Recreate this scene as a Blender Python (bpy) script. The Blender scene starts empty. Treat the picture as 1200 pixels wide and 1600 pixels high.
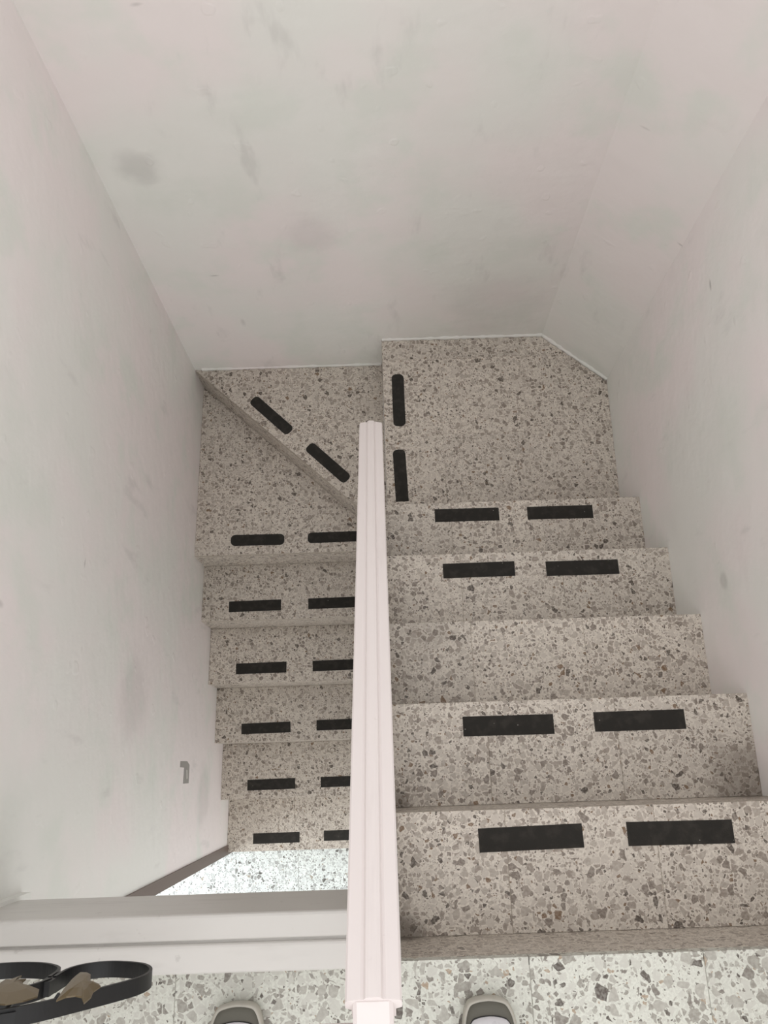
import bpy, math, random
from mathutils import Vector, Matrix
random.seed(7)
scene = bpy.context.scene
C = scene.collection

# ------------------------------------------------------------------ camera
F_PX, TILT, ROLL, YAW, CAM_H = 1204.0, 0.3165, 0.0214, -0.0106, 1.5581
cam_data = bpy.data.cameras.new('camera')
cam = bpy.data.objects.new('camera', cam_data)
C.objects.link(cam)
cam_data.sensor_fit = 'HORIZONTAL'
cam_data.sensor_width = 36.0
cam_data.lens = F_PX * 36.0 / 1200.0
cam_data.clip_start = 0.02
xh = Vector((math.cos(YAW), math.sin(YAW), 0))
yh = Vector((-math.sin(YAW), math.cos(YAW), 0))
fw = yh * math.sin(TILT) - Vector((0, 0, 1)) * math.cos(TILT)
up = yh * math.cos(TILT) + Vector((0, 0, 1)) * math.sin(TILT)
U = xh * math.cos(ROLL) - up * math.sin(ROLL)
V = xh * math.sin(ROLL) + up * math.cos(ROLL)
m = Matrix((U, V, -fw)).transposed().to_4x4()
m.translation = Vector((0, 0, CAM_H))
cam.matrix_world = m
scene.camera = cam

# ------------------------------------------------------------------ light
world = bpy.data.worlds.new('daylight')
scene.world = world
world.use_nodes = True
bg = world.node_tree.nodes['Background']
bg.inputs['Color'].default_value = (1.0, 0.992, 0.985, 1)
bg.inputs['Strength'].default_value = 1.0

def area(name, loc, target, sx, sy, power, col):
    l = bpy.data.lights.new(name, 'AREA')
    l.shape = 'RECTANGLE'; l.size = sx; l.size_y = sy; l.energy = power; l.color = col
    o = bpy.data.objects.new(name, l)
    C.objects.link(o)
    o.location = loc
    o.rotation_euler = (Vector(target) - Vector(loc)).to_track_quat('-Z', 'Y').to_euler()
    return o
# daylight of the hall window behind the photographer, and of the open door on the lower floor
area('hall_window_light', (0.1, -2.3, 1.75), (0.05, 0.8, -0.2), 1.7, 1.2, 4, (1.0, 0.985, 0.97))
area('lower_door_light', (-2.6, -0.9, -1.5), (-0.7, -0.6, -2.6), 1.6, 1.6, 42, (0.86, 0.95, 1.0))

scene.view_settings.view_transform = 'Standard'
scene.view_settings.look = 'None'
scene.view_settings.exposure = 0.58
scene.view_settings.gamma = 1.0
scene.view_settings.use_curve_mapping = False
scene.cycles.use_denoising = True

# ------------------------------------------------------------------ measures (metres)
Y = [-0.334, -0.0978, 0.1396, 0.3757, 0.6195, 0.8574]                 # front edges of the upper flight
Z = [0, -0.1921, -0.386, -0.5979, -0.7756, -0.977, -1.1877, -1.3853, -1.5424,
     -1.7177, -1.903, -2.0823, -2.2664, -2.4575, -2.6272]            # levels, landing down to lower floor
W = [0.8484, 0.6049, 0.3591, 0.1155, -0.134, -0.3769]                 # front edges of the lower flight
YB = 1.630
XI, XC = 0.010, -0.066                                               # faces of the wall between the flights
XQ = 0.0225
def XR(y): return 0.8815 + 0.02 * y
def XL(y): return -0.790 + 0.0068 * y

# ------------------------------------------------------------------ materials
def mat(name):
    mt = bpy.data.materials.new(name)
    mt.use_nodes = True
    nt = mt.node_tree
    return mt, nt, nt.nodes['Principled BSDF']

class NB:
    """tiny node builder"""
    def __init__(s, nt): s.nt = nt
    def n(s, t, **kw):
        nd = s.nt.nodes.new(t)
        for k, v in kw.items(): setattr(nd, k, v)
        return nd
    def l(s, a, b): s.nt.links.new(a, b)
    def math(s, op, a, b=None, clamp=False):
        nd = s.n('ShaderNodeMath', operation=op); nd.use_clamp = clamp
        for i, x in enumerate((a, b)):
            if x is None: continue
            if isinstance(x, (int, float)): nd.inputs[i].default_value = x
            else: s.l(x, nd.inputs[i])
        return nd.outputs[0]
    def ramp(s, fac, stops, interp='LINEAR'):
        nd = s.n('ShaderNodeValToRGB'); cr = nd.color_ramp; cr.interpolation = interp
        while len(cr.elements) < len(stops): cr.elements.new(0.5)
        for e, (p, c) in zip(cr.elements, stops):
            e.position = p; e.color = (*c, 1) if len(c) == 3 else c
        s.l(fac, nd.inputs[0]); return nd.outputs['Color']
    def step(s, val, lo, hi):
        nd = s.n('ShaderNodeMapRange'); nd.interpolation_type = 'SMOOTHSTEP'
        s.l(val, nd.inputs['Value']); nd.inputs['From Min'].default_value = lo; nd.inputs['From Max'].default_value = hi
        return nd.outputs['Result']
    def mix(s, fac, a, b, blend='MIX'):
        nd = s.n('ShaderNodeMix', data_type='RGBA', blend_type=blend)
        if isinstance(fac, (int, float)): nd.inputs[0].default_value = fac
        else: s.l(fac, nd.inputs[0])
        for i, x in ((6, a), (7, b)):
            if isinstance(x, tuple): nd.inputs[i].default_value = (*x, 1)
            else: s.l(x, nd.inputs[i])
        return nd.outputs[2]
    def noise(s, vec, scale, detail=2, rough=0.5, dist=0.0):
        nd = s.n('ShaderNodeTexNoise')
        s.l(vec, nd.inputs['Vector']); nd.inputs['Scale'].default_value = scale
        nd.inputs['Detail'].default_value = detail; nd.inputs['Roughness'].default_value = rough
        nd.inputs['Distortion'].default_value = dist
        return nd
    def pos(s):
        return s.n('ShaderNodeNewGeometry').outputs['Position']
    def mapping(s, vec, scale=(1, 1, 1), rot=(0, 0, 0), loc=(0, 0, 0)):
        nd = s.n('ShaderNodeMapping'); s.l(vec, nd.inputs['Vector'])
        nd.inputs['Scale'].default_value = scale; nd.inputs['Rotation'].default_value = rot; nd.inputs['Location'].default_value = loc
        return nd.outputs[0]

def srgb(r, g, b):
    f = lambda c: ((c / 255) / 12.92) if c / 255 <= 0.04045 else (((c / 255) + 0.055) / 1.055) ** 2.4
    return (f(r), f(g), f(b))

def terrazzo(name, matrix, matrix2, chips, big, small, keep_big, keep_small, rough=0.38, tint=0.05, stains=()):
    """matrix colours, list of chip colours light to dark, cell sizes (1/m) of the large and the small chips"""
    mt, nt, bs = mat(name); b = NB(nt)
    p0 = b.pos()
    # each tile was cast on its own: shift the pattern per object
    oi = b.n('ShaderNodeObjectInfo')
    off = b.n('ShaderNodeCombineXYZ')
    for i, k in enumerate((13.7, 7.3, 9.1)): b.l(b.math('MULTIPLY', oi.outputs['Random'], k), off.inputs[i])
    va = b.n('ShaderNodeVectorMath', operation='ADD'); b.l(p0, va.inputs[0]); b.l(off.outputs[0], va.inputs[1])
    base = va.outputs[0]
    nz = b.noise(base, 60, 2)
    sub = b.n('ShaderNodeVectorMath', operation='SUBTRACT'); b.l(nz.outputs['Color'], sub.inputs[0]); sub.inputs[1].default_value = (.5, .5, .5)
    scl = b.n('ShaderNodeVectorMath', operation='SCALE'); b.l(sub.outputs[0], scl.inputs[0]); scl.inputs['Scale'].default_value = 0.007
    add = b.n('ShaderNodeVectorMath', operation='ADD'); b.l(base, add.inputs[0]); b.l(scl.outputs[0], add.inputs[1])
    vec = add.outputs[0]
    fine = b.noise(base, 260, 3, 0.6)
    col = b.mix(b.step(fine.outputs['Fac'], 0.38, 0.62), matrix, matrix2)
    broad = b.noise(p0, 5, 3, 0.55)
    col = b.mix(b.math('MULTIPLY', b.step(broad.outputs['Fac'], 0.40, 0.72), 0.22), col, tuple(c * 0.72 for c in matrix))
    def layer(col, scale, keep, gap, shift, light):
        v = b.mapping(vec, loc=shift)
        v1 = b.n('ShaderNodeTexVoronoi', feature='F1'); v2 = b.n('ShaderNodeTexVoronoi', feature='DISTANCE_TO_EDGE')
        for q in (v1, v2):
            b.l(v, q.inputs['Vector']); q.inputs['Scale'].default_value = scale; q.inputs['Randomness'].default_value = 1.0
        sep = b.n('ShaderNodeSeparateColor'); b.l(v1.outputs['Color'], sep.inputs[0])
        r, g, bl = sep.outputs
        # the gap around a chip varies from chip to chip
        thr = b.math('ADD', b.math('MULTIPLY', bl, gap * 2.2), gap * 0.5)
        m1 = b.math('SUBTRACT', v2.outputs['Distance'], thr)
        mask = b.step(m1, 0.0, 0.035)
        pres = b.math('LESS_THAN', r, keep)
        mask = b.math('MULTIPLY', mask, pres)
        n = len(chips)
        cc = b.ramp(g, [(light[i], chips[i]) for i in range(n)], 'CONSTANT')
        cl = b.noise(v, scale * 3.0, 2)
        cc = b.mix(b.math('MULTIPLY', b.step(cl.outputs['Fac'], 0.35, 0.7), 0.25), cc, matrix)
        return b.mix(mask, col, cc)
    col = layer(col, small * 1.9, keep_small * 0.75, 0.09, (3.1, 1.7, 5.3), [0, .30, .50, .70, .84, .94])
    col = layer(col, small, keep_small, 0.08, (0.3, 4.1, 2.2), [0, .28, .52, .74, .88, .95])
    col = layer(col, big, keep_big, 0.06, (0, 0, 0), [0, .28, .58, .82, .945, .990])
    for (cx, cy, cz, r_, amt) in stains:                   # grime trodden into corners
        vd = b.n('ShaderNodeVectorMath', operation='DISTANCE'); vd.inputs[1].default_value = (cx, cy, cz)
        wob = b.n('ShaderNodeVectorMath', operation='SCALE'); b.l(b.noise(p0, 22, 3).outputs['Color'], wob.inputs[0]); wob.inputs['Scale'].default_value = r_ * 0.8
        ad = b.n('ShaderNodeVectorMath', operation='ADD'); b.l(p0, ad.inputs[0]); b.l(wob.outputs[0], ad.inputs[1])
        sb = b.n('ShaderNodeVectorMath', operation='SUBTRACT'); b.l(ad.outputs[0], sb.inputs[0]); sb.inputs[1].default_value = (r_ * .4,) * 3
        b.l(sb.outputs[0], vd.inputs[0])
        col = b.mix(b.math('MULTIPLY', b.math('SUBTRACT', 1.0, b.step(vd.outputs['Value'], r_ * 0.3, r_)), amt), col, srgb(104, 94, 84))
    # slight tone difference from tile to tile
    hv = b.n('ShaderNodeHueSaturation'); b.l(col, hv.inputs['Color'])
    b.l(b.math('ADD', b.math('MULTIPLY', oi.outputs['Random'], tint * 2), 1 - tint), hv.inputs['Value'])
    b.l(hv.outputs[0], bs.inputs['Base Color'])
    b.l(b.math('ADD', b.math('MULTIPLY', broad.outputs['Fac'], 0.2), rough - 0.1), bs.inputs['Roughness'])
    bs.inputs['Specular IOR Level'].default_value = 0.35
    return mt

STAIR = terrazzo('stair_terrazzo', srgb(213, 205, 194), srgb(198, 189, 178),
                 [srgb(188, 179, 169), srgb(166, 156, 146), srgb(146, 135, 125), srgb(122, 111, 102), srgb(82, 72, 64), srgb(116, 92, 70)],
                 65, 112, 0.56, 0.72, stains=((0.85, -0.06, -0.386, 0.13, 0.5), (0.015, -0.325, -0.192, 0.055, 0.75), (0.02, -0.09, -0.386, 0.04, 0.6), (0.12, 0.36, -0.6, 0.10, 0.2), (-0.75, 1.55, -1.385, 0.08, 0.35)))
LANDING = terrazzo('landing_terrazzo', srgb(212, 213, 204), srgb(200, 201, 192),
                   [srgb(194, 193, 185), srgb(168, 165, 157), srgb(148, 144, 136), srgb(126, 120, 113), srgb(86, 78, 72), srgb(160, 142, 122)],
                   52, 90, 0.52, 0.62, rough=0.33)
LOWER = terrazzo('lower_floor_terrazzo', srgb(226, 230, 226), srgb(216, 221, 218),
                 [srgb(204, 208, 206), srgb(178, 180, 178), srgb(150, 150, 148), srgb(120, 118, 115), srgb(84, 80, 76), srgb(150, 140, 126)],
                 60, 104, 0.5, 0.62, rough=0.33)

def plaster(name, stains=(), base=(232, 229, 226)):
    mt, nt, bs = mat(name); b = NB(nt)
    p = b.pos()
    big = b.noise(p, 1.9, 3, 0.5); mid = b.noise(b.mapping(p, loc=(4, 2, 9)), 4.5, 4, 0.55)
    c0 = srgb(base[0] - 2, base[1], base[2] - 2)
    c1 = srgb(base[0] + 3, base[1] - 2, base[2] - 1)        # rosy patches of the worn paint
    c2 = srgb(base[0] - 9, base[1] - 4, base[2] - 8)        # greyer
    col = b.mix(b.step(big.outputs['Fac'], 0.40, 0.62), c0, c1)
    col = b.mix(b.math('MULTIPLY', b.step(mid.outputs['Fac'], 0.48, 0.70), 0.8), col, c2)
    sm = b.noise(b.mapping(p, scale=(1, 1, 0.35), loc=(1, 7, 3)), 9, 4, 0.6)
    col = b.mix(b.math('MULTIPLY', b.step(sm.outputs['Fac'], 0.60, 0.74), 0.35), col, srgb(base[0] - 38, base[1] - 38, base[2] - 38))
    # short scuffs: rare cells of a stretched cell pattern
    def scuffs(col, scale, stretch, rot, keep, tone, amount):
        v = b.mapping(p, scale=stretch, rot=rot)
        nz = b.noise(v, scale * 0.8, 2)
        sub = b.n('ShaderNodeVectorMath', operation='SCALE'); b.l(nz.outputs['Color'], sub.inputs[0]); sub.inputs['Scale'].default_value = 0.6 / scale
        ad = b.n('ShaderNodeVectorMath', operation='ADD'); b.l(v, ad.inputs[0]); b.l(sub.outputs[0], ad.inputs[1])
        v1 = b.n('ShaderNodeTexVoronoi', feature='F1'); b.l(ad.outputs[0], v1.inputs['Vector'])
        v1.inputs['Scale'].default_value = scale
        sep = b.n('ShaderNodeSeparateColor'); b.l(v1.outputs['Color'], sep.inputs[0])
        msk = b.math('MULTIPLY', b.math('LESS_THAN', sep.outputs[0], keep), b.math('SUBTRACT', 1.0, b.step(v1.outputs['Distance'], 0.02, 0.11)))
        return b.mix(b.math('MULTIPLY', msk, amount), col, tone)
    col = scuffs(col, 9, (1, 1, 0.35), (0.3, 0.5, 0.2), 0.10, srgb(150, 146, 142), 0.35)
    col = scuffs(col, 12, (0.4, 0.4, 1.4), (0.1, 0.9, 0.4), 0.08, srgb(140, 135, 130), 0.5)
    col = scuffs(col, 16, (1, 1, 1), (0, 0, 0), 0.05, srgb(226, 224, 220), 0.9)
    for (cx, cy, cz, r, amt, tone) in stains:
        vd = b.n('ShaderNodeVectorMath', operation='DISTANCE'); vd.inputs[1].default_value = (cx, cy, cz)
        nz = b.noise(p, 14, 3)
        sc_ = b.n('ShaderNodeVectorMath', operation='SCALE'); b.l(nz.outputs['Color'], sc_.inputs[0]); sc_.inputs['Scale'].default_value = r * 0.7
        ad = b.n('ShaderNodeVectorMath', operation='ADD'); b.l(p, ad.inputs[0]); b.l(sc_.outputs[0], ad.inputs[1])
        sb = b.n('ShaderNodeVectorMath', operation='SUBTRACT'); b.l(ad.outputs[0], sb.inputs[0]); sb.inputs[1].default_value = (r * .35,) * 3
        b.l(sb.outputs[0], vd.inputs[0])
        msk = b.math('SUBTRACT', 1.0, b.step(vd.outputs['Value'], r * 0.35, r))
        col = b.mix(b.math('MULTIPLY', msk, amt), col, tone)
    b.l(col, bs.inputs['Base Color'])
    bs.inputs['Roughness'].default_value = 0.55
    bs.inputs['Specular IOR Level'].default_value = 0.3
    h1 = b.noise(p, 26, 4, 0.55); h2 = b.noise(b.mapping(p, scale=(1, 1, 1.6)), 7, 2)
    hh = b.math('ADD', b.math('MULTIPLY', h1.outputs['Fac'], 0.3), h2.outputs['Fac'])
    lump = b.step(b.noise(b.mapping(p, loc=(2, 5, 1)), 17, 1).outputs['Fac'], 0.70, 0.78)
    hh = b.math('ADD', hh, b.math('MULTIPLY', lump, 0.25))
    bu = b.n('ShaderNodeBump'); bu.inputs['Strength'].default_value = 0.28; bu.inputs['Distance'].default_value = 0.012
    b.l(hh, bu.inputs['Height']); b.l(bu.outputs[0], bs.inputs['Normal'])
    return mt

GREY = srgb(150, 147, 144)
WALL_BACK_DIM = plaster('worn_white_plaster_back_dim', [(-0.66, YB, -0.21, 0.085, 0.28, GREY), (0.84, YB, 0.20, 0.07, 0.25, GREY), (-0.20, YB, -0.52, 0.12, 0.15, GREY),
                                                (0.45, YB, -0.95, 0.25, 0.12, GREY)], (229, 226, 223))  # same paint as the side walls, darkened to stand for less light here
WALL_SIDE_LIT = plaster('worn_white_plaster_side_lit', [(-0.79, 0.22, -0.9, 0.18, 0.18, GREY), (0.89, 0.43, -0.42, 0.03, 0.3, GREY), (-0.79, -0.1, -1.9, 0.16, 0.18, GREY)], (236, 233, 231))  # same paint, base lightened in place of more light on the side walls

def painted(name, rgb, dirt=(170, 160, 155), rough=0.35, streak=(6, 1.2, 1.2), amt=0.35):
    mt, nt, bs = mat(name); b = NB(nt)
    tc = b.n('ShaderNodeTexCoord').outputs['Object']
    n1 = b.noise(b.mapping(tc, scale=streak), 6, 4, 0.6)
    n2 = b.noise(tc, 40, 3, 0.6)
    f = b.math('MULTIPLY', b.step(n1.outputs['Fac'], 0.52, 0.78), amt)
    col = b.mix(f, srgb(*rgb), srgb(*dirt))
    col = b.mix(b.math('MULTIPLY', b.step(n2.outputs['Fac'], 0.66, 0.74), amt * 0.9), col, srgb(*dirt))
    b.l(col, bs.inputs['Base Color']); bs.inputs['Roughness'].default_value = rough
    bu = b.n('ShaderNodeBump'); bu.inputs['Strength'].default_value = 0.12; bu.inputs['Distance'].default_value = 0.004
    b.l(n1.outputs['Fac'], bu.inputs['Height']); b.l(bu.outputs[0], bs.inputs['Normal'])
    return mt
RAIL_W = painted('pinkish_white_rail_paint', (220, 211, 209), (184, 174, 170), rough=0.45, streak=(5, 0.5, 0.5), amt=0.25)
CURB_W = painted('white_curb_paint', (205, 202, 198), (150, 144, 140), streak=(0.8, 3, 3), amt=0.3)
BROWN = painted('brown_frame_paint', (104, 88, 80), (62, 50, 44), rough=0.5, streak=(2, 2, 0.6))
GROUT = painted('beige_grout', (178, 168, 156), (120, 110, 100), rough=0.8)
GROUT_W = painted('pale_grout', (186, 184, 176), (110, 104, 98), rough=0.8)
IRON = painted('black_iron_paint', (9, 10, 12), (20, 21, 24), rough=0.42, amt=0.5)
BRASS = painted('dull_brass_paint', (108, 94, 70), (66, 56, 40), rough=0.42, streak=(2, 2, 2), amt=0.6)
RUBBER = painted('pale_grey_sole_rubber', (180, 176, 166), (140, 136, 126), rough=0.5)
SHOE_D = painted('olive_grey_toe_mesh', (98, 96, 88), (70, 68, 62), rough=0.8, streak=(3, 3, 3))
SHOE_L = painted('pale_lilac_grey_upper', (212, 210, 214), (176, 174, 178), rough=0.7, streak=(3, 3, 3))
SHOE_K = painted('dark_seam_cloth', (44, 43, 44), (30, 30, 30), rough=0.8)
CHIP_G = painted('bare_grey_plaster', (158, 154, 150), (138, 134, 130), rough=0.7, streak=(3, 3, 3))

def grip():
    mt, nt, bs = mat('black_grip_tape'); b = NB(nt)
    p = b.pos()
    n1 = b.noise(p, 420, 2, 0.6); n2 = b.noise(p, 38, 4, 0.6)
    col = b.mix(b.step(n2.outputs['Fac'], 0.45, 0.72), srgb(43, 41, 38), srgb(55, 52, 48))
    v = b.n('ShaderNodeTexVoronoi', feature='F1'); b.l(p, v.inputs['Vector']); v.inputs['Scale'].default_value = 70
    sep = b.n('ShaderNodeSeparateColor'); b.l(v.outputs['Color'], sep.inputs[0])
    sp = b.math('MULTIPLY', b.math('LESS_THAN', sep.outputs[0], 0.09), b.math('SUBTRACT', 1.0, b.step(v.outputs['Distance'], 0.05, 0.14)))
    col = b.mix(b.math('MULTIPLY', sp, 0.55), col, srgb(170, 165, 158))
    b.l(col, bs.inputs['Base Color']); bs.inputs['Roughness'].default_value = 0.85
    bs.inputs['Specular IOR Level'].default_value = 0.25
    bu = b.n('ShaderNodeBump'); bu.inputs['Strength'].default_value = 0.4; bu.inputs['Distance'].default_value = 0.001
    b.l(n1.outputs['Fac'], bu.inputs['Height']); b.l(bu.outputs[0], bs.inputs['Normal'])
    return mt
GRIP = grip()

# ------------------------------------------------------------------ mesh helpers
def link(name, verts, faces, material, parent=None, smooth=False):
    me = bpy.data.meshes.new(name)
    me.from_pydata([tuple(v) for v in verts], [], faces)
    me.update()
    import bmesh
    bm = bmesh.new(); bm.from_mesh(me); bmesh.ops.recalc_face_normals(bm, faces=bm.faces); bm.to_mesh(me); bm.free()
    if smooth:
        for p in me.polygons: p.use_smooth = True
    me.materials.append(material)
    o = bpy.data.objects.new(name, me)
    C.objects.link(o)
    if parent is not None: o.parent = parent
    return o

def empty(name, loc=(0, 0, 0), parent=None):
    o = bpy.data.objects.new(name, None)
    o.empty_display_size = 0.05
    C.objects.link(o); o.location = loc
    if parent is not None: o.parent = parent
    return o

def tag(o, label, cat, group=None):
    o['label'] = label; o['category'] = cat
    if group: o['group'] = group
    return o
def struct(o, label=None):
    o['kind'] = 'structure'
    if label: o['label'] = label
    return o

def area2(p):
    return 0.5 * sum(p[i][0] * p[(i + 1) % len(p)][1] - p[(i + 1) % len(p)][0] * p[i][1] for i in range(len(p)))
def inset(poly, dist):
    """inset of a convex counter-clockwise polygon"""
    n = len(poly); out = []
    for i in range(n):
        a, b_, c = Vector(poly[i - 1]), Vector(poly[i]), Vector(poly[(i + 1) % n])
        d1 = (b_ - a).normalized(); d2 = (c - b_).normalized()
        n1 = Vector((-d1.y, d1.x)); n2 = Vector((-d2.y, d2.x))
        k = 1 + n1.dot(n2)
        v = b_ + (n1 + n2) * (dist / max(k, 0.25))
        out.append((v.x, v.y))
    return out
def clip(poly, axis, val, keep_low):
    out = []
    n = len(poly)
    for i in range(n):
        a, b_ = poly[i], poly[(i + 1) % n]
        ia = (a[axis] <= val) == keep_low; ib = (b_[axis] <= val) == keep_low
        if ia: out.append(a)
        if ia != ib:
            t = (val - a[axis]) / (b_[axis] - a[axis])
            out.append((a[0] + t * (b_[0] - a[0]), a[1] + t * (b_[1] - a[1])))
    return out
def split(poly, xs, ys):
    pieces = [poly]
    for ax, vals in ((0, xs), (1, ys)):
        for v in vals:
            nx = []
            for p in pieces:
                for low in (True, False):
                    q = clip(p, ax, v, low)
                    if len(q) >= 3 and abs(area2(q)) > 0.0008: nx.append(q)
            pieces = nx
    return pieces

def prism(name, poly, z0, z1, material, parent=None, bevel=0.0):
    if area2(poly) < 0: poly = poly[::-1]
    n = len(poly)
    rings = [(poly, z0)]
    if bevel > 0: rings += [(poly, z1 - bevel), (inset(poly, bevel), z1)]
    else: rings += [(poly, z1)]
    verts = [(x, y, z) for (p, z) in rings for (x, y) in p]
    faces = [tuple(range(n))[::-1]]
    for r in range(len(rings) - 1):
        for i in range(n):
            j = (i + 1) % n
            faces.append((r * n + i, r * n + j, (r + 1) * n + j, (r + 1) * n + i))
    k = (len(rings) - 1) * n
    faces.append(tuple(range(k, k + n)))
    return link(name, verts, faces, material, parent)

def box(name, x0, x1, y0, y1, z0, z1, material, parent=None, bevel=0.0):
    return prism(name, [(x0, y0), (x1, y0), (x1, y1), (x0, y1)], z0, z1, material, parent, bevel)

def extrude_profile(name, prof, a, b_, side, upv, material, parent=None, smooth=False):
    """closed profile (s, u) swept from a to b_ along a straight line; side/up vectors span the profile"""
    n = len(prof); verts = []
    for p in (a, b_):
        for (s_, u_) in prof: verts.append(Vector(p) + side * s_ + upv * u_)
    faces = [tuple(range(n)), tuple(range(n, 2 * n))[::-1]]
    for i in range(n):
        j = (i + 1) % n
        faces.append((i, j, n + j, n + i))
    return link(name, verts, faces, material, parent, smooth)

TILE_T = 0.022
GAP = 0.0006
def tiles(parent, poly, z, material, xs=(), ys=(), bevel=0.0005):
    if area2(poly) < 0: poly = poly[::-1]
    for q in split(poly, xs, ys):
        q2 = inset(q, GAP)
        # level of each tile differs by a hair
        prism('tile', q2, z - TILE_T, z - random.uniform(0, 0.0005), material, parent, bevel)

def riser(parent, a, b_, z0, z1, outward, material, t=0.014):
    """vertical facing slab between plan points a and b_"""
    a, b_, o = Vector(a), Vector(b_), Vector(outward).normalized()
    p = [a, b_, b_ - o * t, a - o * t]
    return prism('riser', [(v.x, v.y) for v in p], z0 - 0.03, z1, material, parent, 0.0)

# ------------------------------------------------------------------ structure: walls
ZT = 1.30
def wall_prism(name, base, z0, z1, material):
    return struct(prism(name, base, z0, z1, material))

# left wall: an L in elevation, open to the lower room past the brown frame
YJ = -0.386
el = [(YJ, Z[14] - 0.05), (YB + 0.12, Z[14] - 0.05), (YB + 0.12, ZT), (-2.2, ZT), (-2.2, -0.2), (YJ, -0.2)]
verts = [(XL(y), y, z) for y, z in el] + [(XL(y) - 0.12, y, z) for y, z in el]
n = len(el)
faces = [tuple(range(n)), tuple(range(n, 2 * n))[::-1]] + [(i, (i + 1) % n, n + (i + 1) % n, n + i) for i in range(n)]
wl = struct(link('wall_left', verts, faces, WALL_SIDE_LIT), 'worn white plaster wall on the left of the stairwell')
CH0, CH1 = (0.670, YB), (0.909, 1.422)
wb = struct(prism('wall_back', [(XL(YB), YB), (CH0[0], YB), (CH0[0] + 0.05, YB + 0.12), (XL(YB), YB + 0.12)], Z[8] - 0.1, ZT, WALL_BACK_DIM), 'worn white plaster wall at the turn of the stairs')
wc = struct(prism('wall_corner', [CH0, CH1, (CH1[0] + 0.12, CH1[1] + 0.04), (CH0[0] + 0.05, YB + 0.12)], Z[7], ZT, WALL_BACK_DIM), 'narrow slanted white wall across the far right corner')
wr = struct(prism('wall_right', [(XR(-2.2), -2.2), (XR(-2.2) + 0.12, -2.2), (CH1[0] + 0.12, CH1[1] + 0.04), CH1], Z[7], ZT, WALL_SIDE_LIT), 'worn white plaster wall on the right of the stairs')

# chipped patch and small ledge on the left wall
def wall_patch(name, pts, x, t, material, parent):
    vs = [(x, y, z) for y, z in pts] + [(x + t, y, z) for y, z in pts]
    k = len(pts)
    fs = [tuple(range(k)), tuple(range(k, 2 * k))] + [(i, (i + 1) % k, k + (i + 1) % k, k + i) for i in range(k)]
    return link(name, vs, fs, material, parent)
xw = XL(0)
wall_patch('bare_patch', [(0.036, -1.500), (0.036, -1.60), (0.022, -1.640), (-0.046, -1.638), (-0.046, -1.555), (0.012, -1.560), (0.014, -1.498)], xw - 0.001, 0.0022, CHIP_G, wl)
wall_patch('paint_flake', [(0.004, -1.592), (0.003, -1.604), (-0.028, -1.612), (-0.030, -1.598)], xw - 0.001, 0.0036, CURB_W, wl)
box('plaster_stub', XL(-.25) - 0.005, XL(-.25) + 0.02, -0.285, -0.235, -0.25, 0.12, WALL_SIDE_LIT, wl, 0.006)

# ragged plaster bead where walls meet the treads
def bead(pts, r, inward, parent):
    vs, fs = [], []
    pth = []
    for a, b_ in zip(pts[:-1], pts[1:]):
        a, b_ = Vector(a), Vector(b_); k = max(2, int((b_ - a).length / 0.015))
        for i in range(k): pth.append(a.lerp(b_, i / k))
    pth.append(Vector(pts[-1]))
    inw = Vector(inward)
    for i, p in enumerate(pth):
        rr = r * random.uniform(0.55, 1.3)
        if isinstance(inward, list): pass
        for (s_, h) in ((-0.004, 0), (rr, 0), (rr * 0.75, rr * 0.8), (0, rr * 2.2), (-0.004, rr * 2.2)):
            vs.append(p + inw * s_ + Vector((0, 0, h)))
    for i in range(len(pth) - 1):
        for j in range(5):
            k = (j + 1) % 5
            fs.append((i * 5 + j, i * 5 + k, (i + 1) * 5 + k, (i + 1) * 5 + j))
    return link('plaster_bead', vs, fs, CURB_W if False else WALL_BACK_DIM, parent, True)
bead([(XQ + 0.002, YB, Z[6]), (CH0[0], YB, Z[6])], 0.007, (0, -1, 0), wb)
bead([(CH0[0], CH0[1], Z[6]), (CH1[0], CH1[1], Z[6])], 0.007, Vector((-0.65, -0.76, 0)).normalized(), wc)
bead([(XL(YB) + 0.03, YB, Z[7]), (XQ - 0.004, YB, Z[7])], 0.006, (0, -1, 0), wb)

# wall between the two flights, its top runs up with the stairs as a low white curb
SL = 0.830
def top(y): return 0.045 - (y - Y[0]) * SL
el = [(-0.244, Z[14] - 0.02), (0.862, Z[14] - 0.02), (0.862, top(0.862)), (-0.244, top(-0.244))]
verts = [(XI, y, z) for y, z in el] + [(XC, y, z) for y, z in el]
faces = [(0, 1, 2, 3), (7, 6, 5, 4), (0, 4, 5, 1), (1, 5, 6, 2), (2, 6, 7, 3), (3, 7, 4, 0)]
struct(link('wall_center', verts, faces, CURB_W), 'white plastered wall between the two flights')

# ------------------------------------------------------------------ structure: floors
fu = struct(box('floor_upper', XL(-2.2), XR(-2.2), -2.2, Y[0] - 0.014, -0.2, -0.0016, GROUT_W), 'pale terrazzo floor of the upper landing')
tiles(fu, [(XL(-1.2), -2.2), (XR(-2.2), -2.2), (XR(Y[0]), Y[0]), (XL(Y[0]), Y[0])], 0.0, LANDING,
      xs=(-0.392, -0.076, 0.238, 0.550), ys=(-1.908, -1.594, -1.28, -0.966, -0.652))
riser(fu, (XI, Y[0]), (XR(Y[0]), Y[0]), Z[1], -TILE_T, (0, 1), STAIR)
fl = struct(box('floor_lower', -3.2, 0.95, -2.4, W[5], Z[14] - 0.15, Z[14] - 0.0016, GROUT_W), 'bright terrazzo floor at the foot of the stairs')
tiles(fl, [(-2.4, -2.0), (XC, -2.0), (XC, W[5] - 0.001), (-2.4, W[5] - 0.001)], Z[14], LOWER,
      xs=(-2.06, -1.74, -1.42, -1.10, -0.78, -0.467, -0.150), ys=(-1.62, -1.31, -1.0, -0.69))

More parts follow.
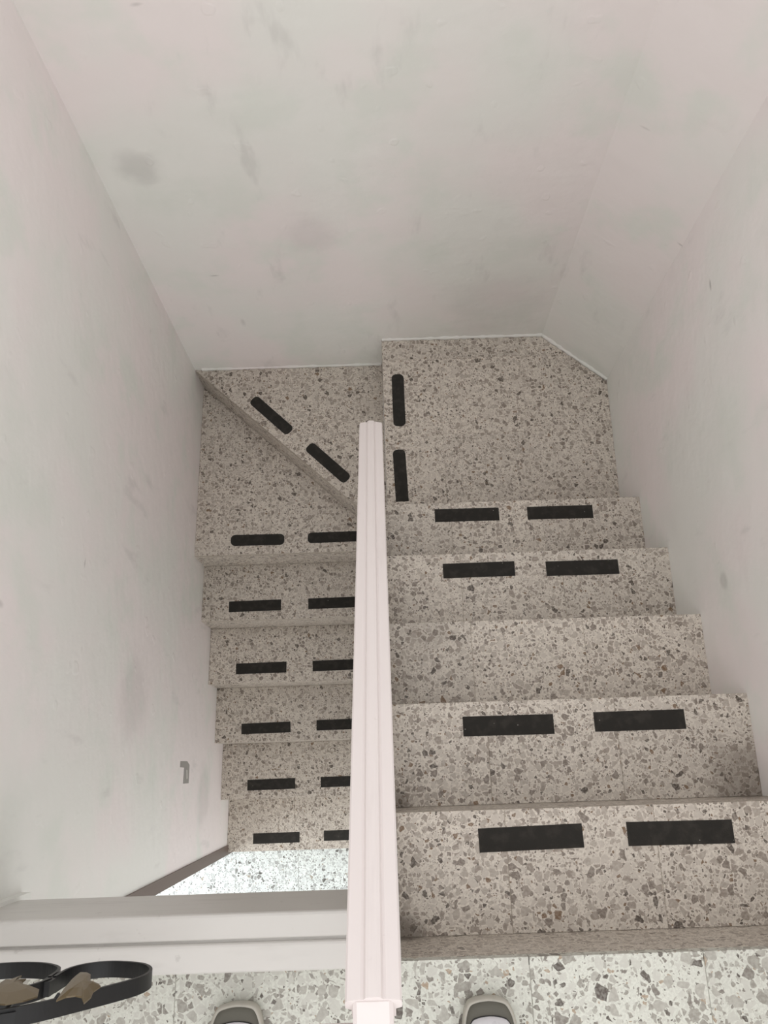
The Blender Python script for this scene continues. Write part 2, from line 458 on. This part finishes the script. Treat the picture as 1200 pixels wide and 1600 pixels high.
# stepped white curb along the open edge of the landing
prof = [(-0.2430, -0.20), (-0.2430, 0.040), (-0.2400, 0.0430), (-0.2400, 0.0500), (-0.2420, 0.0535), (-0.2455, 0.0550), (-0.2795, 0.0545), (-0.2812, 0.0530), (-0.2815, 0.0490), (-0.2858, 0.0490),
        (-0.2860, 0.0560), (-0.2880, 0.0590), (-0.2915, 0.0602), (-0.3290, 0.0600), (-0.3315, 0.0570), (-0.3335, -0.20)]
cb = struct(extrude_profile('trim_1', prof, (XL(-.3), 0, 0), (XC + 0.002, 0, 0), Vector((0, 1, 0)), Vector((0, 0, 1)), CURB_W), 'stepped white curb along the open edge of the landing')
prof = [(-0.2445, top(-0.2445)), (-0.3285, 0.060), (-0.3335, -0.2), (-0.2445, -0.2)]
extrude_profile('curb_end', prof, (XC + 0.002, 0, 0), (XI, 0, 0), Vector((0, 1, 0)), Vector((0, 0, 1)), CURB_W, cb)
# brown frame at the end of the left wall
jb = struct(box('trim_2', XL(YJ) - 0.13, XL(YJ) + 0.006, YJ - 0.002, YJ + 0.040, Z[14], -0.2, BROWN, None, 0.002), 'dark brown painted frame at the foot of the left wall')

# ------------------------------------------------------------------ staircase
st = empty('staircase', (0.45, 0.3, Z[6]))
tag(st, 'speckled beige terrazzo staircase turning back on itself between white walls', 'staircase')
def stp(name, poly, z, depth, xs=(), ys=(), risers=()):
    if area2(poly) < 0: poly = poly[::-1]
    bd = prism(name, inset(poly, 0.0002), z - depth, z - 0.0014, GROUT)
    bd.parent = st; bd.matrix_parent_inverse = Matrix.Translation(-st.location)
    tiles(bd, poly, z, STAIR, xs, ys)
    for (a, b_, zl, o) in risers: riser(bd, a, b_, zl, z - TILE_T, o, STAIR)
    return bd
for k in range(1, 6):
    y0, y1 = Y[k - 1], Y[k]
    stp('step', [(XI, y0), (XR(y0), y0), (XR(y1), y1), (XI, y1)], Z[k], 0.24, (0.240, 0.555), (),
        [((XI, y1), (XR(y1), y1), Z[k + 1], (0, 1))])
stp('quarter_landing', [(XQ, Y[5]), (XR(Y[5]), Y[5]), CH1, CH0, (XQ, YB)], Z[6], 0.24, (0.248, 0.575), (1.210, 1.540),
    [((XQ, YB), (XQ, 0.88), Z[7], (-1, 0))])
PV = (XC, 0.963)                                      # where the slanted edge meets the middle wall
D0 = (XL(YB), YB)
sx = Vector((PV[0] - D0[0], PV[1] - D0[1])).normalized(); on = (-abs(sx.y), -abs(sx.x))
stp('winder_step', [D0, PV, (XC, 0.864), (XQ - 0.0002, 0.864), (XQ - 0.0002, YB)], Z[7], 0.22, (-0.467,), (),
    [(D0, PV, Z[8], on)])
stp('winder_step', [D0, (XL(W[0]), W[0]), (XC, W[0]), PV], Z[8], 0.22, (-0.467,), (1.225,),
    [((XL(W[0]), W[0]), (XC, W[0]), Z[9], (0, -1))])
for k in range(1, 6):
    y0, y1 = W[k - 1], W[k]
    stp('step', [(XL(y1), y1), (XC, y1), (XC, y0), (XL(y0), y0)], Z[8 + k], 0.22 if k < 5 else 0.165, (-0.467 if k % 2 else -0.30,), (),
        [((XL(y1), y1), (XC, y1), Z[9 + k], (0, -1))])

# ------------------------------------------------------------------ handrail of the stairs
rail = empty('stair_railing', (-0.02, 0.3, top(0.3)))
tag(rail, 'pinkish white moulded handrail sloping down the middle of the stairwell', 'handrail')
def pt(o, par):
    o.parent = par; o.matrix_parent_inverse = Matrix.Translation(-par.location); return o
A = Vector((-0.0190, 0.788, -0.137)); B = Vector((-0.0225, -0.2105, 0.716))
ax = (B - A).normalized(); side = Vector((1, 0, 0)); side = (side - ax * side.dot(ax)).normalized(); upn = side.cross(-ax)
if upn.z < 0: upn = -upn
hw = 0.0275
half = [(hw - 0.006, -0.036), (hw - 0.006, -0.022), (hw, -0.019), (hw, -0.0085), (hw - 0.002, -0.006), (0.0125, -0.0035), (0.0095, -0.0045), (0.0075, -0.001), (0.004, 0.0)]
prof = half + [(-s_, u_) for s_, u_ in half[::-1]]
hr = extrude_profile('handrail', prof, A, B, side, upn, RAIL_W)
pt(hr, rail)
def bar(name, p, q, wx, wy, material, parent, bevel=0.0015):
    p, q = Vector(p), Vector(q)
    prof = [(-wx / 2, -wy / 2), (wx / 2, -wy / 2), (wx / 2, wy / 2), (-wx / 2, wy / 2)]
    d = (q - p).normalized()
    s_ = Vector((1, 0, 0)) if abs(d.x) < 0.9 else Vector((0, 1, 0))
    s_ = (s_ - d * s_.dot(d)).normalized(); u_ = d.cross(s_)
    return extrude_profile(name, prof, p, q, s_, u_, material, parent)
def rail_z(y): return A.z + (B.z - A.z) * (y - A.y) / (B.y - A.y)
# upper post (white) standing on the curb corner; its head shows past the end of the rail
ph = 0.712
pp = box('newel_post', -0.0425, -0.0035, -0.262, -0.2115, 0.045, ph, RAIL_W, None, 0.004); pt(pp, rail)
yb = [-0.12, 0.0, 0.12, 0.24, 0.36, 0.48, 0.60, 0.715]
for y in yb:
    b_ = bar('baluster', (-0.022, y, top(y) - 0.01), (-0.022, y, rail_z(y) - 0.044), 0.014, 0.014, IRON, None); pt(b_, rail)

# ------------------------------------------------------------------ guard of the landing with iron scrolls
gd = empty('landing_guard', (-0.4, -0.30, 0.067))
tag(gd, 'landing guard of black iron scrolls with dull brass leaves above the white curb', 'railing')
GY = -0.300
tr = extrude_profile('top_rail', [(-0.0275, -0.03), (0.0275, -0.03), (0.0275, -0.008), (0.010, 0), (-0.010, 0), (-0.0275, -0.008)],
                     (XL(GY), -0.2690, 0.707), (-0.043, -0.2690, 0.707), Vector((0, 1, 0)), Vector((0, 0, 1)), RAIL_W); pt(tr, gd)
def catmull(P, per=8):
    out = []
    for i in range(len(P) - 1):
        p0 = P[max(i - 1, 0)]; p1 = P[i]; p2 = P[i + 1]; p3 = P[min(i + 2, len(P) - 1)]
        for k in range(per):
            t = k / per
            out.append(tuple(0.5 * ((2 * p1[j]) + (-p0[j] + p2[j]) * t + (2 * p0[j] - 5 * p1[j] + 4 * p2[j] - p3[j]) * t * t + (-p0[j] + 3 * p1[j] - 3 * p2[j] + p3[j]) * t ** 3) for j in range(2)))
    out.append(P[-1]); return out
def flat_bar(name, P, y, width, thick, material):
    """flat bar bent in the vertical plane y=const: width runs across the plane"""
    C_ = catmull(P); vs, fs = [], []
    for i, p in enumerate(C_):
        a = Vector(C_[max(i - 1, 0)]); b_ = Vector(C_[min(i + 1, len(C_) - 1)])
        t = (b_ - a).normalized(); nn = Vector((-t.y, t.x)) * thick / 2
        for (s_, w_) in ((1, 1), (-1, 1), (-1, -1), (1, -1)):
            vs.append((p[0] + nn.x * s_, y + w_ * width / 2, p[1] + nn.y * s_))
    for i in range(len(C_) - 1):
        for j in range(4):
            k = (j + 1) % 4
            fs.append((i * 4 + j, i * 4 + k, i * 4 + 4 + k, i * 4 + 4 + j))
    fs.append((0, 1, 2, 3)); k = len(vs) - 4; fs.append((k, k + 1, k + 2, k + 3))
    return pt(link(name, vs, fs, material), gd)
flat_bar('scroll', [(-0.700, 0.690), (-0.650, 0.520), (-0.590, 0.440), (-0.518, 0.402), (-0.480, 0.374), (-0.444, 0.336), (-0.405, 0.291), (-0.381, 0.255), (-0.377, 0.214), (-0.402, 0.172),
                    (-0.453, 0.150), (-0.491, 0.157), (-0.513, 0.186), (-0.516, 0.235)], GY, 0.023, 0.005, IRON)
flat_bar('scroll', [(-0.524, 0.235), (-0.532, 0.180), (-0.577, 0.143), (-0.643, 0.138), (-0.705, 0.170), (-0.735, 0.235), (-0.715, 0.300), (-0.655, 0.330), (-0.585, 0.318), (-0.535, 0.285), (-0.518, 0.245)], GY, 0.023, 0.005, IRON)
pt(bar('clamp', (-0.520, GY, 0.205), (-0.520, GY, 0.262), 0.016, 0.020, IRON, None), gd)
pt(bar('clamp', (-0.548, GY, 0.412), (-0.505, GY, 0.388), 0.024, 0.014, IRON, None), gd)
pt(bar('upright', (-0.755, GY, 0.055), (-0.755, GY, 0.678), 0.014, 0.014, IRON, None), gd)

def leaf(outline, y0, tilt, material):
    """pressed metal leaf: outline (x, z), domed along its mid line, given thickness"""
    cx = sum(p[0] for p in outline) / len(outline); cz = sum(p[1] for p in outline) / len(outline)
    vs, fs = [], []
    n = len(outline)
    for t in (0.0, -0.002):
        for (x, z) in outline: vs.append((x, y0 + tilt * (z - cz) + t, z))
        for (x, z) in outline: vs.append((cx + (x - cx) * 0.55, y0 + tilt * (z - cz) * 0.55 + t + 0.005, cz + (z - cz) * 0.55))
        vs.append((cx, y0 + t + 0.007, cz))
    st_ = 2 * n + 1
    for s_ in (0, 1):
        o = s_ * st_
        for i in range(n):
            j = (i + 1) % n
            fs.append((o + i, o + j, o + n + j, o + n + i)); fs.append((o + n + i, o + n + j, o + 2 * n))
    for i in range(n):
        j = (i + 1) % n; fs.append((i, j, st_ + j, st_ + i))
    return pt(link('leaf', vs, fs, material), gd)
leaf([(-0.467, 0.239), (-0.477, 0.237), (-0.476, 0.258), (-0.474, 0.278), (-0.465, 0.330), (-0.452, 0.387), (-0.446, 0.369), (-0.435, 0.365), (-0.424, 0.372), (-0.409, 0.403), (-0.410, 0.376), (-0.417, 0.348), (-0.416, 0.322),
      (-0.424, 0.308), (-0.434, 0.313), (-0.448, 0.274), (-0.456, 0.252)], -0.284, 0.0, BRASS)
leaf([(-0.563, 0.243), (-0.569, 0.268), (-0.577, 0.265), (-0.574, 0.301), (-0.580, 0.321), (-0.576, 0.353), (-0.550, 0.386), (-0.515, 0.396), (-0.498, 0.383), (-0.487, 0.364), (-0.500, 0.328), (-0.514, 0.324), (-0.530, 0.309), (-0.544, 0.283),
      (-0.546, 0.266), (-0.555, 0.278)], -0.284, 0.0, BRASS)
for (x0, z0) in ((-0.462, 0.350), (-0.520, 0.350)):
    pt(bar('leaf_stem', (x0, -0.285, z0), (x0 + (-0.010 if x0 > -0.5 else -0.01), GY, z0 + 0.005), 0.005, 0.005, IRON, None), gd)

# ------------------------------------------------------------------ black grip strips
GROUP_R = 'black grip strips stuck on the treads'
def strip(cx, cy, z, ang, L, Wd, round_a, round_b, label):
    """flat tape strip; round_a / round_b give the two ends rounded corners"""
    pts = []
    def corner(px, py, sx_, sy_, r, order):
        k = 5 if r > 0 else 1
        if r <= 0: return [(px, py)]
        c = (px - sx_ * r, py - sy_ * r)
        a = [(c[0] + sx_ * r * math.cos(t * math.pi / 2 / (k - 1)), c[1] + sy_ * r * math.sin(t * math.pi / 2 / (k - 1))) for t in range(k)]
        return a if order else a[::-1]
    h, w = L / 2, Wd / 2
    rb = w * 0.72 if round_b else 0; ra = w * 0.72 if round_a else 0
    pts += corner(h, w, 1, 1, rb, True) + corner(-h, w, -1, 1, ra, False) + corner(-h, -w, -1, -1, ra, True) + corner(h, -w, 1, -1, rb, False)
    pts = [(x + random.uniform(-1, 1) * 0.0004, y + random.uniform(-1, 1) * 0.0004) for x, y in pts]
    o = prism('grip_strip', pts, 0.0, 0.0012, GRIP, None, 0.0004)
    o.location = (cx, cy, z); o.rotation_euler = (0, 0, math.radians(ang))
    return tag(o, label, 'grip strip', GROUP_R)
right = [(1, 'the top step of the right flight'), (2, 'the second step down the right flight'), (4, 'the fourth step down the right flight'), (5, 'the bottom step of the right flight')]
pos_r = {1: ((0.2915, -0.156, 1.0, .2184), (0.6058, -0.1551, -.4, .2228)), 2: ((0.2922, 0.0811, -.1, .2208), (0.612, 0.0827, .1, .221)),
         4: ((0.2972, 0.5655, .3, .223), (0.6182, 0.5619, 0, .2253)), 5: ((0.2949, 0.8104, -.3, .2221), (0.6168, 0.8088, -.25, .2264))}
for k, where in right:
    for (cx, cy, an, L), s_ in zip(pos_r[k], ('handrail-side', 'wall-side')):
        strip(cx, cy, Z[k], an, L, 0.0466, False, False, 'square-ended %s black grip strip on %s' % (s_, where))
strip(0.081, 1.3613, Z[6], 90, 0.2261, 0.0478, True, True, 'round-ended black grip strip on the quarter landing, nearer the back wall')
strip(0.0772, 1.0445, Z[6], 91.5, 0.2116, 0.0482, False, True, 'black grip strip on the quarter landing with one square end, beside the handrail')
strip(-0.4489, 1.4062, Z[7], -44.5, 0.225, 0.0475, True, True, 'slanting round-ended black grip strip on the upper winder, nearer the left wall')
strip(-0.2136, 1.1842, Z[7], -44.5, 0.225, 0.0475, True, True, 'slanting round-ended black grip strip on the upper winder, nearer the handrail')
strip(-0.5222, 0.9098, Z[8], -.5, 0.2239, 0.0477, True, True, 'round-ended black grip strip on the lower winder, nearer the left wall')
strip(-0.3123 + 0.112, 0.9119, Z[8], .3, 0.2239, 0.0455, True, True, 'round-ended black grip strip on the lower winder, partly hidden under the handrail')
pos_l = [(-0.5569, 0.6659, .5), (-0.5549, 0.4235, .4), (-0.557, 0.1748, .6), (-0.556, -0.0718, .5), (-0.5558, -0.3201, .2)]
pos_lb = [(-0.3274, 0.6683), (-0.3265, 0.4256), (-0.3268, 0.18), (-0.3248, -0.0692), (-0.3269, -0.3173)]
ordw = ['the top step of the left flight', 'the second step down the left flight', 'the middle step of the left flight', 'the fourth step down the left flight', 'the bottom step of the left flight']
for k in range(5):
    cx, cy, an = pos_l[k]
    strip(cx, cy, Z[9 + k], an, 0.224, 0.047, False, False, 'wall-side black grip strip on ' + ordw[k])
    cx, cy = pos_lb[k]
    strip(cx + 0.112, cy, Z[9 + k], an, 0.224, 0.046, False, False, 'black grip strip running under the handrail on ' + ordw[k])

# ------------------------------------------------------------------ shoes of the photographer
def shoe(x, y_tip, mirror, ang, label):
    root = empty('shoe', (x, y_tip - 0.14, 0.0)); root.rotation_euler = (0, 0, math.radians(ang))
    tag(root, label, 'shoe', 'pale grey shoes on the landing')
    L = 0.285
    def outline(k, scale=1.0):
        # half widths along the shoe, 0 = toe tip, 1 = heel
        P = [(0.0, 0.0, 0.0), (0.010, -0.024, 0.023), (0.035, -0.036, 0.036), (0.12, -0.044, 0.046), (0.28, -0.047, 0.050), (0.45, -0.042, 0.046), (0.62, -0.035, 0.038), (0.80, -0.033, 0.034), (0.93, -0.028, 0.029), (0.985, -0.014, 0.015), (1.0, 0, 0)]
        left = [(p[1], p[0]) for p in P]; rightp = [(p[2], p[0]) for p in P]
        out = []
        for (hx, t) in left: out.append((hx * mirror, t))
        for (hx, t) in rightp[-2:0:-1]: out.append((hx * mirror, t))
        return [(hx * scale, L / 2 - (0.5 + (t - 0.5) * (1 - (1 - scale) * 0.32)) * L) for hx, t in out]
    def smoothclosed(P, per=3):
        n = len(P); out = []
        for i in range(n):
            p0, p1, p2, p3 = P[i - 1], P[i], P[(i + 1) % n], P[(i + 2) % n]
            for k in range(per):
                t = k / per
                out.append(tuple(0.5 * ((2 * p1[j]) + (-p0[j] + p2[j]) * t + (2 * p0[j] - 5 * p1[j] + 4 * p2[j] - p3[j]) * t * t + (-p0[j] + 3 * p1[j] - 3 * p2[j] + p3[j]) * t ** 3) for j in range(2)))
        return out
    def loft(name, rings, material, cap=True, par=root):
        n = len(rings[0]); vs = [v for r in rings for v in r]; fs = []
        for r in range(len(rings) - 1):
            for i in range(n):
                j = (i + 1) % n; fs.append((r * n + i, r * n + j, (r + 1) * n + j, (r + 1) * n + i))
        if cap:
            fs.append(tuple(range(n))[::-1]); k = (len(rings) - 1) * n; fs.append(tuple(range(k, k + n)))
        return link(name, vs, fs, material, par, True)
    ring = lambda s_, z: [(a, b_, z) for a, b_ in smoothclosed(outline(0, s_))]
    loft('sole', [ring(0.93, 0.0), ring(1.0, 0.006), ring(1.02, 0.018), ring(0.995, 0.029), ring(0.93, 0.031), ring(0.86, 0.029)], RUBBER)
    # upper: rings rise over the foot; height depends on the place along the shoe
    def up_ring(s_, f):
        out = []
        for (a, b_) in smoothclosed(outline(0, s_)):
            t = (L / 2 - b_) / L
            h = 0.030 + f * (0.012 + 0.062 * min(1, max(0, (t - 0.02) / 0.5)))
            out.append((a, b_, h))
        return out
    up_rings = [up_ring(0.92, -0.1), up_ring(0.90, 0.15), up_ring(0.85, 0.42), up_ring(0.74, 0.55), up_ring(0.5, 0.58)]
    loft('toe_cap', up_rings, SHOE_D, True)
    # pale panel over the instep and sides, set back from the toe
    def panel(s0, lift):
        out = []
        for (a, b_) in smoothclosed(outline(0, s0)):
            b2 = b_ * 0.925 - 0.0075 + (0.0 if s0 > 0.7 else -0.003)
            t = (L / 2 - b2) / L
            h = 0.030 + lift * (0.012 + 0.064 * min(1, max(0, (t - 0.02) / 0.5)))
            out.append((a * 1.0, b2, h))
        return out
    loft('upper', [panel(0.90, 0.2), panel(0.90, 0.60), panel(0.84, 0.86), panel(0.72, 1.02), panel(0.52, 1.10), panel(0.30, 1.14)], SHOE_L, True)
    def welt(s0, lift, w_):
        o1 = panel(s0, lift); n = len(o1); vs, fs = [], []
        for p in o1:
            for dz, k in ((-0.001, 1.0), (0.0022, 1.0), (0.0022, 0.985), (-0.001, 0.985)): vs.append((p[0] * k, (p[1] + 0.0075) * k - 0.0075, p[2] + dz))
        for i in range(n):
            j = (i + 1) % n
            for q in range(4):
                r_ = (q + 1) % 4; fs.append((i * 4 + q, i * 4 + r_, j * 4 + r_, j * 4 + q))
        return link('seam', vs, fs, SHOE_K, root, True)
    welt(0.905, 0.60, 0.003)
    # collar ring with dark lining, tongue and laces
    cyc = -0.062
    vs, fs = [], []
    nn = 28
    for i in range(nn):
        a = i / nn * 2 * math.pi
        ex, ey = 0.029 * math.cos(a), 0.052 * math.sin(a) + cyc
        for (k, z) in ((1.06, 0.075), (1.10, 0.098), (1.0, 0.105), (0.90, 0.098), (0.86, 0.060)):
            vs.append((0.029 * math.cos(a) * k, 0.052 * math.sin(a) * k + cyc, z - 0.012 * math.sin(a) * 0))
    for i in range(nn):
        j = (i + 1) % nn
        for q in range(4): fs.append((i * 5 + q, i * 5 + q + 1, j * 5 + q + 1, j * 5 + q))
    link('collar', vs, fs, SHOE_L, root, True)
    link('lining', [(0.0255 * math.cos(i / nn * 2 * math.pi), 0.046 * math.sin(i / nn * 2 * math.pi) + cyc, 0.101) for i in range(nn)] + [(0, cyc, 0.093)],
         [(i, (i + 1) % nn, nn) for i in range(nn)], SHOE_K, root, True)
    for q in range(4):
        yy = 0.050 - q * 0.018; zz = 0.106 - max(0, yy - 0.0) * 0.35
        link('lace', *(lambda P: ([v for v in P], [(0, 1, 2, 3), (4, 5, 6, 7), (0, 1, 5, 4), (1, 2, 6, 5), (2, 3, 7, 6), (3, 0, 4, 7)]))(
            [(-0.020, yy - 0.003, zz - 0.006), (0.020, yy - 0.003, zz - 0.006), (0.020, yy + 0.003, zz - 0.006), (-0.020, yy + 0.003, zz - 0.006),
             (-0.018, yy - 0.003, zz + 0.003), (0.018, yy - 0.003, zz + 0.003), (0.018, yy + 0.003, zz + 0.003), (-0.018, yy + 0.003, zz + 0.003)]), SHOE_L, root)
    return root
shoe(0.157, -0.392, 1, 0, 'pale grey shoe on the landing, toe showing between the handrail and the right wall')
shoe(-0.273, -0.388, -1, 2, 'pale grey shoe on the landing left of the handrail, toe below the white curb')
